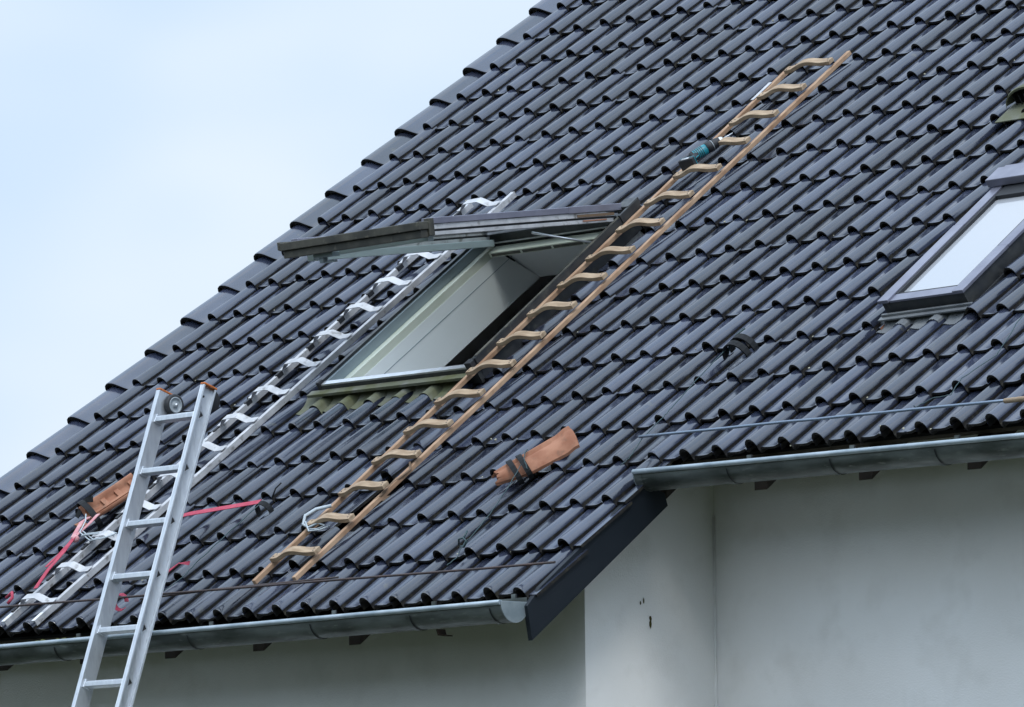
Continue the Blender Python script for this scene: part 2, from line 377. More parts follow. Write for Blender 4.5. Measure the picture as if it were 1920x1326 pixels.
# tile section across u, relative to the middle of its roll (x, h)
def profile():
    p = []
    r = .0340
    for k in range(11):
        a = math.radians(200 - k*22)
        p.append((r*math.cos(a), -.0500 + .0325*max(math.sin(a), -.4) - (.006 if k in (0, 10) else 0)))
    p += [(.0350, -.0660), (.0420, -.0730), (.0490, -.0525), (.0600, -.0480), (.080, -.0505), (.105, -.0515), (.130, -.0500), (.150, -.0450), (.163, -.0400), (.172, -.046)]
    return p
PROF = profile()
STEP = .020; TT = .014; FLARE = .012     # the rolls open a little wider at the tail
def smooth_h(x, prof=PROF):
    return float(np.interp(x, [a for a, _ in prof[1:]], [b_ for _, b_ in prof[1:]]))
def tile(b, c, j, s0=0.0, s1=1.10, x0=-1, x1=1, prof=PROF, lift=0.0, dv=0.0, dh=0.0, cut=False, du=0., rotx=None):
    pr = [p for p in prof if x0 <= p[0] <= x1]
    if x0 > pr[0][0] - 1 and x0 > -1: pr = [(x0, smooth_h(x0, prof))] + pr
    if x1 < 1: pr = pr + [(x1, smooth_h(x1, prof))]
    rnd = random.Random(c*1000+j*17+5)
    b.cur = rnd.random()
    ju, jv, jr, jh = rnd.gauss(0, .0018)+du, rnd.gauss(0, .0040)+dv, rnd.gauss(0, .0060) if rotx is None else rotx, rnd.gauss(0, .0016)+dh
    ts = rnd.gauss(0, .0015)
    def P(x, s, h):
        vv = (j + s)*L
        fl = FLARE*max(0., 1-abs(x/.046)**3) if c > -25 else .010
        return R(c*W + x + ju + jr*(s-.5)*L, vv + jv + jr*x, h + (STEP+fl)*(1-s) + jh + ts*x*8 + lift*(1-s))
    n = len(pr); ss = [s0 + .0, s0 + .012, s0 + .04, (s0+s1)*.33, (s0+s1)*.66, s1]
    dz = [-.0014, -.0002, 0, 0, 0, 0]
    vs = [P(x, s, h+d) for s, d in zip(ss, dz) for x, h in pr]; fs = []
    for i in range(len(ss)-1):
        for k in range(n-1): fs.append((i*n+k, i*n+k+1, (i+1)*n+k+1, (i+1)*n+k))
    gr = [f for f in fs if .0315 < pr[f[0] % n][0] < .0480]  # groove faces go dark and matte: dirt plus the groove's painted shade
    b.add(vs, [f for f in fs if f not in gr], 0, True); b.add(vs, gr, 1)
    # tail edge and a short piece of the hollow underside
    e0 = [P(x, s0+.0, h-.0014) for x, h in pr]; e1 = [P(x, s0+.006, h-TT) for x, h in pr]; e2 = [P(x, s0+.25, h-TT) for x, h in pr]
    for A, B in ((e0, e1), (e1, e2)):
        b.add(A+B, [(k+1, k, n+k, n+k+1) for k in range(n-1)], 1, A is e1)
    # side edges
    for k in (0, n-1):
        q = [P(pr[k][0], s, pr[k][1]+d) for s, d in zip(ss, dz)]; qq = [P(pr[k][0], s, pr[k][1]-TT) for s in ss]
        m = len(q); b.add(q+qq, [(i, i+1, m+i+1, m+i) for i in range(m-1)], 2 if (cut and k) else 1)

roof = MB()
NR = 24
for j in range(0, NR):
    for c in range(-24, 26):
        if j < 3 and c > 0: continue
        kw = {}
        if j == 0: kw = dict(dh=-.004-.010*(c+8)/8 if c > -8 else -.004, dv=-.004)
        if j == 3 and c >= 0: kw = dict(dv=.018, dh=-.010)
        if j < 3 and c == 0:
            kw['x1'] = .100
        # first skylight
        if -15 <= c <= -10 and 6 <= j <= 9:
            if c == -10: tile(roof, c, j, x0=.090, **kw)
            continue
        if -15 <= c <= -10 and j == 10:
            tile(roof, c, j, s0=.36); continue
        # second skylight
        if 4 <= c <= 5 and 6 <= j <= 8: continue
        if c == 6 and 6 <= j <= 8: kw = dict(du=.022)
        if 4 <= c <= 5 and j == 9: tile(roof, c, j, s0=.80); continue
        if c == 3 and 6 <= j <= 8: tile(roof, c, j, x1=.078 if j > 6 else .07, cut=(j == 6)); continue
                # opened patch under the wooden ladder
        if (c, j) == (-9, 2): continue
        if (c, j) == (-9, 3): tile(roof, c, j, dv=.075, dh=.008); continue
        if (c, j) == (-9, 1): tile(roof, c, j, dv=.02, dh=.004, s1=.93); continue
        if (c, j) == (-10, 2): kw = dict(dh=.003, du=.006)
        # tile pushed up beside the loose clay tile
        if (c, j) in ((-4, 2),): kw = dict(dv=-.012, dh=.002)
        tile(roof, c, j, **kw)
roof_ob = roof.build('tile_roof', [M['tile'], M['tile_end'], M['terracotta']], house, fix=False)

# verge tiles down the left edge, each one its own piece
VP = [(-.150, -.075), (-.152, -.045), (-.150, -.012), (-.140, .006), (-.122, .017), (-.100, .021), (-.076, .018), (-.052, .010), (-.028, -.002), (-.004, -.014), (.024, -.026), (.05, -.033), (.075, -.036), (.10, -.038), (.13, -.04)]
VPs = [(x+.100, h-.041) for x, h in VP if x < .07] + [(.172, -.066)]
for j in range(0, NR):
    b = MB(); tile(b, -25, j, prof=VPs, dv=-.014 + .0, dh=.004)
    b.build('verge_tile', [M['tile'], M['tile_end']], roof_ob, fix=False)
# underlay, battens, boarding
slab('roofing_felt', M['felt'], -.130, -.115, UL, UR-.05, 3.4*L, RIDGE, roof_ob)
b = MB(); b.box(R, (UL, .04, -.130), (.03, 3.4*L, -.115)); b.build('roofing_felt', M['felt'], roof_ob)
b = MB()
for j in range(0, NR):
    v = (j+.97)*L
    segs = [(UL, UR-.1)] if j > 3 else [(UL, .03)]
    for a, e in segs:
        cuts = [(x0, x1) for (x0, x1, v0, v1) in HOLES if v0-.05 < v < v1+.05]
        x = a
        for (x0, x1) in cuts: b.box(R, (x, v-.02, -.112), (x0-.05, v+.02, -.090)); x = x1+.05
        b.box(R, (x, v-.02, -.112), (e, v+.02, -.090))
b.build('batten', M['batten'], roof_ob)
slab('soffit_board', M['soffit'], -.150, -.132, UL-.02, UR-.05, 3.4*L, RIDGE, roof_ob)
b = MB(); b.box(R, (UL-.02, .05, -.150), (.03, 3.4*L, -.132)); b.build('soffit_board', M['soffit'], roof_ob)
# ridge tiles
for k in range(30):
    b = MB(); u0 = UL-.2+k*.345
    pts = [Vector((0, ridge_y+math.cos(a)*.11, ST*RIDGE+Z0-.04+math.sin(a)*.10)) for a in [math.pi*i/10 for i in range(11)]]
    vs = [p+Vector((u0, 0, 0)) for p in pts]+[p+Vector((u0+.37, 0, -.01)) for p in pts]
    b.add(vs, [(i, i+1, 12+i, 11+i) for i in range(10)], 0, True)
    b.build('ridge_tile', M['tile'], roof_ob, fix=False)
# rafters: their ends show under the gutters
def rafter(u, y, z, n_):
    b = MB(); top = ST/CT
    pts = [(y, z), (y, z+.10), (y+.62, z+.10+.62*top), (y+.62, z+.62*top)]
    b.prism([Wd(u-.04, a, c) for a, c in pts], (.08, 0, 0)); b.build('rafter', M['rafter'], house, bevel=.003)
for k, u in enumerate([-1.19, -1.85, -2.48, -3.11, -3.74, -4.38]): rafter(u, .10, -.216 + .004*(k % 2), 1)
for k in range(8): rafter(-.06+k*.622, .90, .392, 1)

# barge board on the stepped verge
b = MB()
pl = [(-.040, -.115), (-.012, -.262), (.805, .352), (.785, .408), (.66, .44), (.2, .090), (.04, -.03)]
b.prism([Wd(.060, y, z) for y, z in pl], (.026, 0, 0)); b.build('barge_board', M['board'], house, bevel=.002)
b = MB(); b.prism([Wd(UL-.22, y, z) for y, z in [(-.03, -.1), (0, -.26), (ridge_y, ST*RIDGE-.24), (ridge_y, ST*RIDGE-.05)]], (.03, 0, 0)); b.build('barge_board', M['board'], house)

# ------------------------------------------------------------------ gutters
def gutter(x0, x1, yb, zf, fall, name_parts, caps, brackets, r=.076):
    """ half round gutter; yb = middle y, zf = rim height at x1, fall = rise per metre towards x1 """
    def zc(x): return zf + (x-x1)*fall
    prof = []
    for k in range(15):
        a = math.pi + math.pi*k/14; prof.append((math.cos(a)*r, math.sin(a)*r*1.02))
    bead = [(-r-.004+math.cos(a)*.0105, .004+math.sin(a)*.0105) for a in [math.radians(-60+k*-38) for k in range(8)]]
    outer = [(r, .03), (r, .012)] + prof[::-1]
    b = MB(); N = 14
    xs = [x0+(x1-x0)*i/N for i in range(N+1)]
    loop = outer; inner = [(y*.965, z*.965+.002) for y, z in outer]
    n = len(loop)
    def rows_(lp): return [Wd(x, yb+y, zc(x)+z) for x in xs for y, z in lp]
    for lp in (loop, inner):
        b.add(rows_(lp), [(i*n+k, i*n+k+1, (i+1)*n+k+1, (i+1)*n+k) for i in range(N) for k in range(n-1)], 0, True)
    g_ = b.build('gutter', M['zinc'], house, fix=False)
    b = MB(); b.tube([Wd(x, yb-r-.004, zc(x)+.004) for x in xs], .0115, 10); b.build('gutter_bead', M['zinc_bright'], g_)
    for cx, sgn in caps:
        b = MB(); pts = [Wd(cx, yb+y*1.05, zc(cx)+z*1.05) for y, z in prof] + [Wd(cx, yb+r*1.05, zc(cx)+.010), Wd(cx, yb-r*1.05, zc(cx)+.010)]
        b.prism(pts, (.006*sgn, 0, 0)); b.build('end_cap', M['zinc_cap'], g_, bevel=.0015)
        b = MB()                       # seam sleeve next to the cap
        rr = [Wd(x, yb+y*1.03, zc(x)+z*1.03) for x in (cx-.045*sgn, cx-.0*sgn) for y, z in prof]
        b.add(rr, [(k, k+1, 15+k+1, 15+k) for k in range(14)], 0, True); b.build('sleeve', M['zinc'], g_, fix=False)
    for bx in brackets:
        b = MB(); rr = []
        for y, z in [(y*1.045, z*1.045) for y, z in prof[1:]] + [(r*1.05, .05)]:
            rr.append((y, z))
        vs = [Wd(bx+dx, yb+y, zc(bx)+z) for dx in (0, .026) for y, z in rr]; m = len(rr)
        b.add(vs, [(k, k+1, m+k+1, m+k) for k in range(m-1)], 0, True)
        vs2 = [Wd(bx+dx, yb+y*.97, zc(bx)+z*.97) for dx in (0, .026) for y, z in rr]
        b.add(vs2, [(k, k+1, m+k+1, m+k) for k in range(m-1)], 0, True)
        for xx0, xx1 in ((.0262, .0330),):  # dark strip colours in the shadow gap beside the band
            q = [Wd(bx+dx, yb+y*.99, zc(bx)+z*.99) for dx in (xx0, xx1) for y, z in rr]
            b.add(q, [(k, k+1, m+k+1, m+k) for k in range(m-1)], 1, True)
        b.build('bracket', [M['zinc'], M['rubber']], g_, fix=False)
    return g_
g1 = gutter(UL-.25, .062, -.093, -.107, .0065, None, [(.062, 1), (UL-.25, -1)], [-4.0, -3.03, -2.06, -1.21, -.55, .0-.04])
g2 = gutter(.062, UR, .70, .457, -.006, None, [(.062, -1), (UR, 1)], [.60, 1.21, 1.81, 2.5, 3.1, 3.8, 4.4])
# grime and moss lying in the lower gutter
b = MB()
for k in range(90):
    x = -4.9 + random.random()*2.6; y = -.13+random.random()*.09; z = -.098+(x-.06)*.0065
    rr = .012+random.random()*.018
    b.lathe(Wd(x, y, z-.006), (random.uniform(-.2,.2), random.uniform(-.2,.2), 1), [(-.01, rr*.6), (.0, rr), (.010, rr*.8), (.018+random.random()*.006, rr*.3), (.02, 0)], 7)
mo = b.build('gutter_moss', M['moss'], g1); mo['kind'] = 'stuff'

# ------------------------------------------------------------------ rods over the eaves (snow guard)
def rod(u0, v0, u1, v1, h, r, m, hooks, group):
    p0, p1 = R(u0, v0, h), R(u1, v1, h)
    b = MB(); pts = [p0.lerp(p1, k/12) + Vector((0, 0, random.uniform(-.0015, .0015))) for k in range(13)]
    b.tube(pts, r, 8); o = b.build('snow_guard_rod', M[m], house)
    for u in hooks:
        tpar = (u-u0)/(u1-u0); p = p0.lerp(p1, tpar)
        pts = [p + Vector((0, 0, r)) + VDIR*-.006, p + NRM*(-.012) + VDIR*-.012, p + NRM*(-.038) + VDIR*.01, p + NRM*(-.048)+VDIR*.12]
        b = MB(); b.tube(pts, .0028, 6); b.build('rod_holder', M[m], o)
    return o
HK = [-4.66+.2*k for k in range(24)]
rod(-5.0, .035, .215, .065, .055, .0055, 'rust', [], None)
b = MB(); b.tube([R(-2.55, .045, .058), R(-2.0, .075, .062), R(-1.2, .085, .065)], .0045, 8); b.build('snow_guard_rod', M['rust'], house)
rod(-.07, 1.018, 2.16, .958, .06, .0065, 'galv', [], None)
rod(2.14, .955, 4.9, .93, .06, .011, 'wood', [], None)

# ------------------------------------------------------------------ open skylight
def frame_ring(b, u0, u1, v0, v1, w_, h0, h1, mi=0):
    b.box(R, (u0, v0+w_, h0), (u0+w_, v1-w_, h1), mi); b.box(R, (u1-w_, v0+w_, h0), (u1, v1-w_, h1), mi)
    b.box(R, (u0, v0, h0), (u1, v0+w_, h1), mi); b.box(R, (u0, v1-w_, h0), (u1, v1, h1), mi)
U0, U1, V0, V1 = -3.035, -1.905, 1.885, 3.285
def RW(u, v, h=0.0):          # the window sits a touch out of square in the roof
    return R(u - .052*(u-U0)/(U1-U0)*(v-V0)/(V1-V0), v, h)
b = MB()                       # outer upstand cladding
b.box(RW, (U0, V0+.03, -.05), (U0+.022, V1, .058)); b.box(RW, (U1-.022, V0+.03, -.05), (U1, V1, .075))
b.box(RW, (U0, V0, -.045), (U1, V0+.028, .038)); b.box(RW, (U0+.022, V1-.04, -.05), (U1-.022, V1, .055))
sky1 = b.build('skylight', M['dark_metal'], house, bevel=.002)
b = MB(); b.box(RW, (U1-.040, V0+.03, .0), (U1-.024, V1-.05, .070)); b.box(RW, (U1-.022, V0+.05, .0755), (U1-.004, V1-.02, .080)); b.build('side_rail', M['brown_metal'], sky1, bevel=.0015)
b = MB(); b.box(RW, (U1-.010, V1-.10, .02), (U1+.006, V1+.06, .088)); b.box(RW, (U1-.09, V1-.02, .058), (U1+.004, V1+.07, .092)); b.build('corner_cover', M['dark_metal'], sky1, bevel=.002)
b = MB(); b.box(RW, (U0+.024, V0+.002, .0385), (U1-.05, V0+.034, .048)); b.build('silver_sill', M['silver'], sky1, bevel=.001)
for fn_, a_, b_ in [(R, (U0-.002, V0-.004, .028), (U0+.020, V0+.030, .062)), (R, (U1-.055, V0-.004, .030), (U1-.01, V0+.040, .072))]:
    b = MB(); b.box(fn_, a_, b_); b.build('corner_block', M['rubber'], sky1, bevel=.003)
b = MB(); b.box(RW, (U0+.0225, V0+.035, -.03), (U0+.040, V1-.05, .044)); b.build('glazing_seal', M['blue_frame'], sky1, bevel=.001)
b = MB(); b.box(RW, (U0+.0405, V0+.035, -.12), (U0+.086, V1-.05, -.004)); b.box(RW, (U0+.085, V0+.036, -.1), (U1-.06, V0+.075, .015)); b.build('inner_frame', M['cream'], sky1, bevel=.002)
b = MB()                       # lined reveal: left, top, right, bottom
ul, ur = U0+.088, U1-.062
def quadbox(pts, off):
    b.prism(pts, off)
D = -.300
b.prism([RW(ul, V0+.08, -.046), RW(ul, V1-.045, -.046), RW(ul, V1+.125, D), RW(ul, V0+.20, D)], (-.02, 0, 0))
b.build('reveal', M['panel'], sky1)
b = MB(); b.prism([RW(ur, V0+.08, .010), RW(ur, V1-.045, .010), RW(ur, V1+.125, D), RW(ur, V0+.20, D)], (.02, 0, 0)); b.build('reveal', M['panel'], sky1)
b = MB(); b.hexa([RW(ul-.018, V1-.045, .010), RW(ur+.018, V1-.045, .010), RW(ur+.018, V1+.125, D), RW(ul-.018, V1+.125, D),
                  RW(ul-.018, V1-.025, .010), RW(ur+.018, V1-.025, .010), RW(ur+.018, V1+.145, D), RW(ul-.018, V1+.145, D)]); b.build('reveal', M['panel'], sky1)
b = MB(); b.hexa([RW(ul-.018, V0+.078, .010), RW(ur+.018, V0+.078, .010), RW(ur+.018, V0+.20, D), RW(ul-.018, V0+.20, D),
                  RW(ul-.018, V0+.058, .010), RW(ur+.018, V0+.058, .010), RW(ur+.018, V0+.18, D), RW(ul-.018, V0+.18, D)]); b.build('reveal', M['panel'], sky1)
b = MB(); b.box(RW, (ul-.001, V0+.12, -.112), (ul+.0015, V1+.03, -.109)); b.build('reveal_joint', M['blue_frame'], sky1)
# header strip with slots, under the top of the frame
b = MB(); b.box(RW, (ul+.01, V1-.115, -.035), (ur-.005, V1-.050, -.008)); b.build('header', M['cream'], sky1, bevel=.002)
for k in range(4):
    b = MB(); a = ul+.03+k*.235; b.box(RW, (a, V1-.1185, -.029), (a+.215, V1-.1150, -.014)); b.build('vent_slot', M['brown_metal'], sky1)
# the sash: hinged at the top, swung up into the air
HV, HH = V1-.03, .060
PHI = math.radians(29.0)
hp = R((U0+U1)/2, HV, HH)
sdir = (-VDIR*math.cos(PHI) + NRM*math.sin(PHI)); snrm = sdir.cross(UDIR).normalized()
if snrm.z < 0: snrm = -snrm
def S(u, a, k): return Vector((u, hp.y, hp.z)) + sdir*a + snrm*k      # u, distance from the hinge, height
SL = 1.340
F0, F1 = U0, U1; U0, U1 = -3.00, -2.005      # the sash is a little narrower than its frame
b = MB()      # upper covers on the side rails
b.box(S, (U1-.045, .0, .018), (U1+.004, .36, .052)); b.box(S, (U1-.045, .3601, .020), (U1+.003, SL-.06, .050))
b.box(S, (U0, .0, .018), (U0+.045, SL-.06, .050)); b.box(S, (U0+.045, -.01, .018), (U1-.045, .06, .050))
sash = b.build('sash', M['grey_metal'], sky1, bevel=.002)
b = MB()      # weathered bottom rail, two tiers, at the free end
b.box(S, (U0-.015, SL-.058, -.004), (U1+.010, SL+.010, .034)); b.box(S, (U0-.005, SL-.055, -.042), (U1+.002, SL-.006, -.0045))
b.box(S, (U1-.02, SL-.085, -.036), (U1+.014, SL-.05, .048)); b.box(S, (U0-.022, SL-.07, .0), (U0-.012, SL+.014, .040))
b.build('bottom_rail', M['brown_metal'], sash, bevel=.003)
for fn_, a_, b_ in [(S, (U1-.045, .10, -.006), (U1-.004, SL-.09, .0175)), (S, (U0+.004, .02, -.006), (U0+.045, SL-.06, .0175)), (S, (U1-.058, .05, -.034), (U1-.010, SL-.09, -.016)), (S, (U0+.010, .02, -.034), (U0+.058, SL-.06, -.016))]:
    b = MB(); b.box(fn_, a_, b_); b.build('inner_rail', M['white_metal'], sash, bevel=.0015)
for fn_, a_, b_ in [(S, (U1-.050, .03, -.0155), (U1-.012, SL-.09, -.0065)), (S, (U0+.010, .02, -.0155), (U0+.05, SL-.06, -.0065))]:
    b = MB(); b.box(fn_, a_, b_); b.build('rail_gap', M['rubber'], sash)
b = MB(); b.box(S, (U0+.059, .03, -.068), (U0+.10, SL-.10, -.034)); b.box(S, (U0+.10, SL-.14, -.056), (U1-.06, SL-.10, -.030)); b.build('lower_rail', M['pale_seal'], sash, bevel=.002)
b = MB(); b.box(S, (U0+.05, .05, .002), (U1-.05, SL-.06, .012)); b.build('pane', M['ash_pane'], sash)
b = MB(); b.box(S, (U1-.03, .05, -.003), (U1-.001, .30, .010)); b.build('timber_core', M['batten'], sash)
b = MB(); b.box(S, (U1-.028, .10, -.024), (U1-.006, .26, -.018)); b.build('timber_strip', M['terracotta'], sash)
b = MB(); b.tube([R(F1-.12, V1-.2, -.01), S(U1-.07, .55, -.055)], .006, 8); b.build('stay_arm', M['silver'], sash)
b = MB(); b.box(S, (U0+.16, SL-.10, -.062), (U0+.30, SL-.05, -.042)); b.box(S, (U0+.19, SL-.09, -.088), (U0+.22, SL-.06, -.062)); b.box(S, (U0+.22, SL-.09, -.090), (U0+.29, SL-.07, -.080)); b.build('latch', M['blue_frame'], sash, bevel=.002)

U0, U1 = F0, F1
# aprons of lead dressed over the tiles below the skylights
def apron(name, u0, u1, vlo, vhi, j, m, parent, off=.006, pleat=0.0, ph=0.0):
    b = MB(); N = 150 if not pleat else 240; K = 8
    vs = []
    for i in range(N+1):
        u = u0+(u1-u0)*i/N; c = round((u+.0)/W - .3); x = u-c*W
        if x > .165: x -= .2
        if x < -.035: x += .2
        hx = smooth_h(x); f = 0
        lo = vlo(u)
        for k in range(K+1):
            v = lo+(vhi-lo)*k/K; s = v/L-j
            kk = k/K
            hh = hx*(1-kk**3) + (-.014)*kk**3 + (STEP + FLARE*max(0., 1-abs(x/.046)**3))*(1-s) + off
            if pleat: hh += pleat*math.sin(u*2*math.pi/.0125+ph)*(1-kk*.3)
            vs.append(R(u, v, hh))
    fs = [(i*(K+1)+k, (i+1)*(K+1)+k, (i+1)*(K+1)+k+1, i*(K+1)+k+1) for i in range(N) for k in range(K)]
    b.add(vs, fs, 0, True)
    lip = [vs[i*(K+1)] for i in range(N+1)]; lip2 = [p - NRM*.003 for p in lip]
    b.add(lip+lip2, [(i, i+1, N+2+i, N+1+i) for i in range(N)])
    return b.build(name, M[m], parent, fix=False)
apron('apron', -3.15, -2.02, lambda u: 1.762+.008*math.sin(u*31.4+.9), 1.893, 5, 'lead', sky1)
b = MB(); b.box(R, (U0-.06, V0-.045, .012), (U1-.02, V0-.001, .020)); b.box(R, (U0-.05, V0-.050, .008), (U1-.03, V0-.046, .024)); b.build('apron_ledge', M['lead'], sky1, bevel=.002)

# ------------------------------------------------------------------ closed skylight on the right
A0, A1, B0, B1 = .660, 1.170, 1.985, 3.01
b = MB()
b.box(R, (A0+.012, B0, -.05), (A1-.012, B0+.03, .046)); b.box(R, (A0+.012, B0+.03, -.05), (A0+.035, B1, .05)); b.box(R, (A1-.035, B0+.03, -.05), (A1-.012, B1, .05)); b.box(R, (A0+.035, B1-.03, -.05), (A1-.035, B1, .05))
sky2 = b.build('skylight', M['dark_metal'], house, bevel=.002); sky2['label'] = 'closed skylight with pale reflecting glass'
sky1['label'] = 'skylight with its sash swung open'
for fn_, a_, b_ in [(R, (A0, B0-.012, .0505), (A0+.062, B0+.62, .068)), (R, (A0, B0+.622, .0505), (A0+.060, B1+.0, .066)), (R, (A1-.062, B0-.012, .0505), (A1, B0+.36, .068)), (R, (A1-.062, B0+.362, .0505), (A1-.002, B1+.0, .066))]:
    b = MB(); b.box(fn_, a_, b_); b.build('side_cover', M['grey_metal'], sky2, bevel=.003)
b = MB(); b.box(R, (A0-.02, B1-.075, .0685), (A1+.02, B1+.04, .108)); b.box(R, (A0-.03, B1+.01, .03), (A1+.03, B1+.10, .085)); b.build('top_cover', M['grey_metal'], sky2, bevel=.004)
b = MB(); b.box(R, (A0+.063, B0-.004, .047), (A1-.063, B0+.052, .058)); b.build('bottom_cover', M['grey_metal'], sky2, bevel=.002)
b = MB(); b.box(R, (A0+.0625, B0+.0525, .030), (A0+.078, B1-.02, .060)); b.box(R, (A1-.078, B0+.0525, .030), (A1-.0625, B1-.02, .060)); b.box(R, (A0+.078, B0+.0525, .030), (A1-.078, B0+.066, .055)); b.box(R, (A0+.078, B1-.16, .030), (A1-.078, B1-.02, .064))
b.build('gasket', M['rubber'], sky2, bevel=.001)  # gasket strips plus a wide dark band over the pane's top
b = MB(); b.box(R, (A0+.07, B0+.06, .036), (A1-.07, B1-.1, .044)); b.build('pane', M['glass'], sky2)
b = MB(); b.box(R, (A1-.011, B0-.02, -.075), (A1+.03, B1+.1, -.065)); b.box(R, (A1+.004, B0-.02, -.0645), (A1+.010, B1+.1, -.015)); b.build('side_flashing', M['dark_metal'], sky2, bevel=.001)
b = MB(); b.box(R, (A0-.01, B0-.05, -.015), (A1+.05, B0-.001, -.006)); b.box(R, (A0+.0, B0-.028, -.0055), (A1+.03, B0-.015, .006)); b.build('apron_ledge', M['lead_grey'], sky2, bevel=.002)
apron('apron', .63, 1.15, lambda u: 1.885+.008*math.sin(u*31.4+.4), 1.978, 5, 'lead_grey', sky2, pleat=.0016)

# ------------------------------------------------------------------ wooden roof ladder
wood = thing('roof_ladder', 'pale wooden ladder with curved rungs, to the right of the open skylight', 'ladder', R(-1.70, .15, .04))
def rail(b, a, e, w_, h_, mi=0):
    p0, p1 = R(*a), R(*e); b.bar(p0, p1, UDIR, NRM, w_, h_, mi)
for a, e in (((-1.838, .135, .043), (-1.940, 4.655, .043)), ((-1.560, .135, .043), (-1.582, 4.735, .043))):
    b = MB(); rail(b, a, e, .023, .023); b.build('rail', M['wood_rail'], wood, bevel=.003)
CURVE = [(-.176, -.002), (-.165, .000), (-.145, -.001), (-.12, .002), (-.095, .009), (-.07, .017), (-.045, .024), (-.02, .0275), (.005, .028), (.03, .0255), (.055, .021), (.08, .0165), (.105, .0135), (.13, .013), (.150, .0135), (.168, .014)]
def wrung(k):
    v = .292+.2526*k + random.gauss(0, .002); tt = k/18
    uc = -1.677 - .058*tt; half = .92 + .03*tt; b = MB(); vs = []
    tilt = random.gauss(0, .006)
    for x, h in CURVE:
        for (dv, dh) in ((-.021, 0), (.021, 0), (.021, .021), (-.021, .021)):
            vs.append(R(uc+x*half, v+dv+tilt*x*2, .0575+h+dh + (0 if dv < 0 else 0)))
    n = len(CURVE); fs = [(3, 2, 1, 0), (4*n-4, 4*n-3, 4*n-2, 4*n-1)]
    for i in range(n-1):
        for q in range(4): fs.append((4*i+q, 4*i+(q+1) % 4, 4*i+4+(q+1) % 4, 4*i+4+q))
    b.add(vs, fs, 0, False); r_ = b.build('rung', M['wood'], wood, bevel=.002)
    for (x, dv) in ((-.158, -.009), (-.148, .010), (.152, -.009), (.142, .010)):
        hx = float(np.interp(x, [a for a, _ in CURVE], [c for _, c in CURVE]))
        b = MB(); b.lathe(R(uc+x*half, v+dv, .0575+hx+.021), NRM, [(0, .0038), (.0012, .0034), (.0013, 0)], 8)
        b.build('screw', M['rubber'], r_)
for k in range(18): wrung(k)
b = MB(); b.bar(R(-1.942, 4.33, .059), R(-1.944, 4.50, .059), UDIR, NRM, .022, .002); b.build('tape', M['white_metal'], wood)

# ------------------------------------------------------------------ white metal roof ladder
wm = thing('roof_ladder', 'white metal ladder with bent rungs, to the left of the open skylight', 'ladder', R(-3.4, 0, .04))
for a, e in (((-3.507, -.035, .038), (-3.492, 3.690, .038)), ((-3.268, -.045, .038), (-3.205, 3.735, .038))):
    b = MB(); p0, p1 = R(*a), R(*e)
    b.bar(p0, p1, UDIR, NRM, .026, .004); b.bar(p0+UDIR*(.011)-NRM*.015, p1+UDIR*.011-NRM*.015, UDIR, NRM, .004, .026)
    ro = b.build('rail', M['white_metal'], wm, bevel=.001)
    b = MB(); b.bar(p0+NRM*.0022, p0.lerp(p1, .018)+NRM*.0022, UDIR, NRM, .022, .0012); b.build('sticker', M['panel'], ro)
WC = [(-.152, .000), (-.126, .000), (-.094, .028), (-.086, .032), (-.050, .034), (.012, .036), (.020, .034), (.072, .003), (.080, .001), (.138, .003)]
for k in range(15):
    v = .105+.2505*k; tt = k/14; uc = -3.378 + .034*tt; b = MB()
    pts = [R(uc+x*(.93+.1*tt), v + random.gauss(0, .0006), .046+h) for x, h in WC]
    b.ribbon(pts, VDIR, .044, .0035); ru = b.build('rung', M['white_metal'], wm, bevel=.001)
    b = MB(); b.box(R, (uc-.142, v-.065, .022), (uc-.125, v-.022, .047)); b.build('rung_hook', M['rubber'], ru, bevel=.002)

for o_ in (wood, wm): o_.location = Vector(o_.location) - UDIR*.022 + VDIR*.014 - NRM*.009

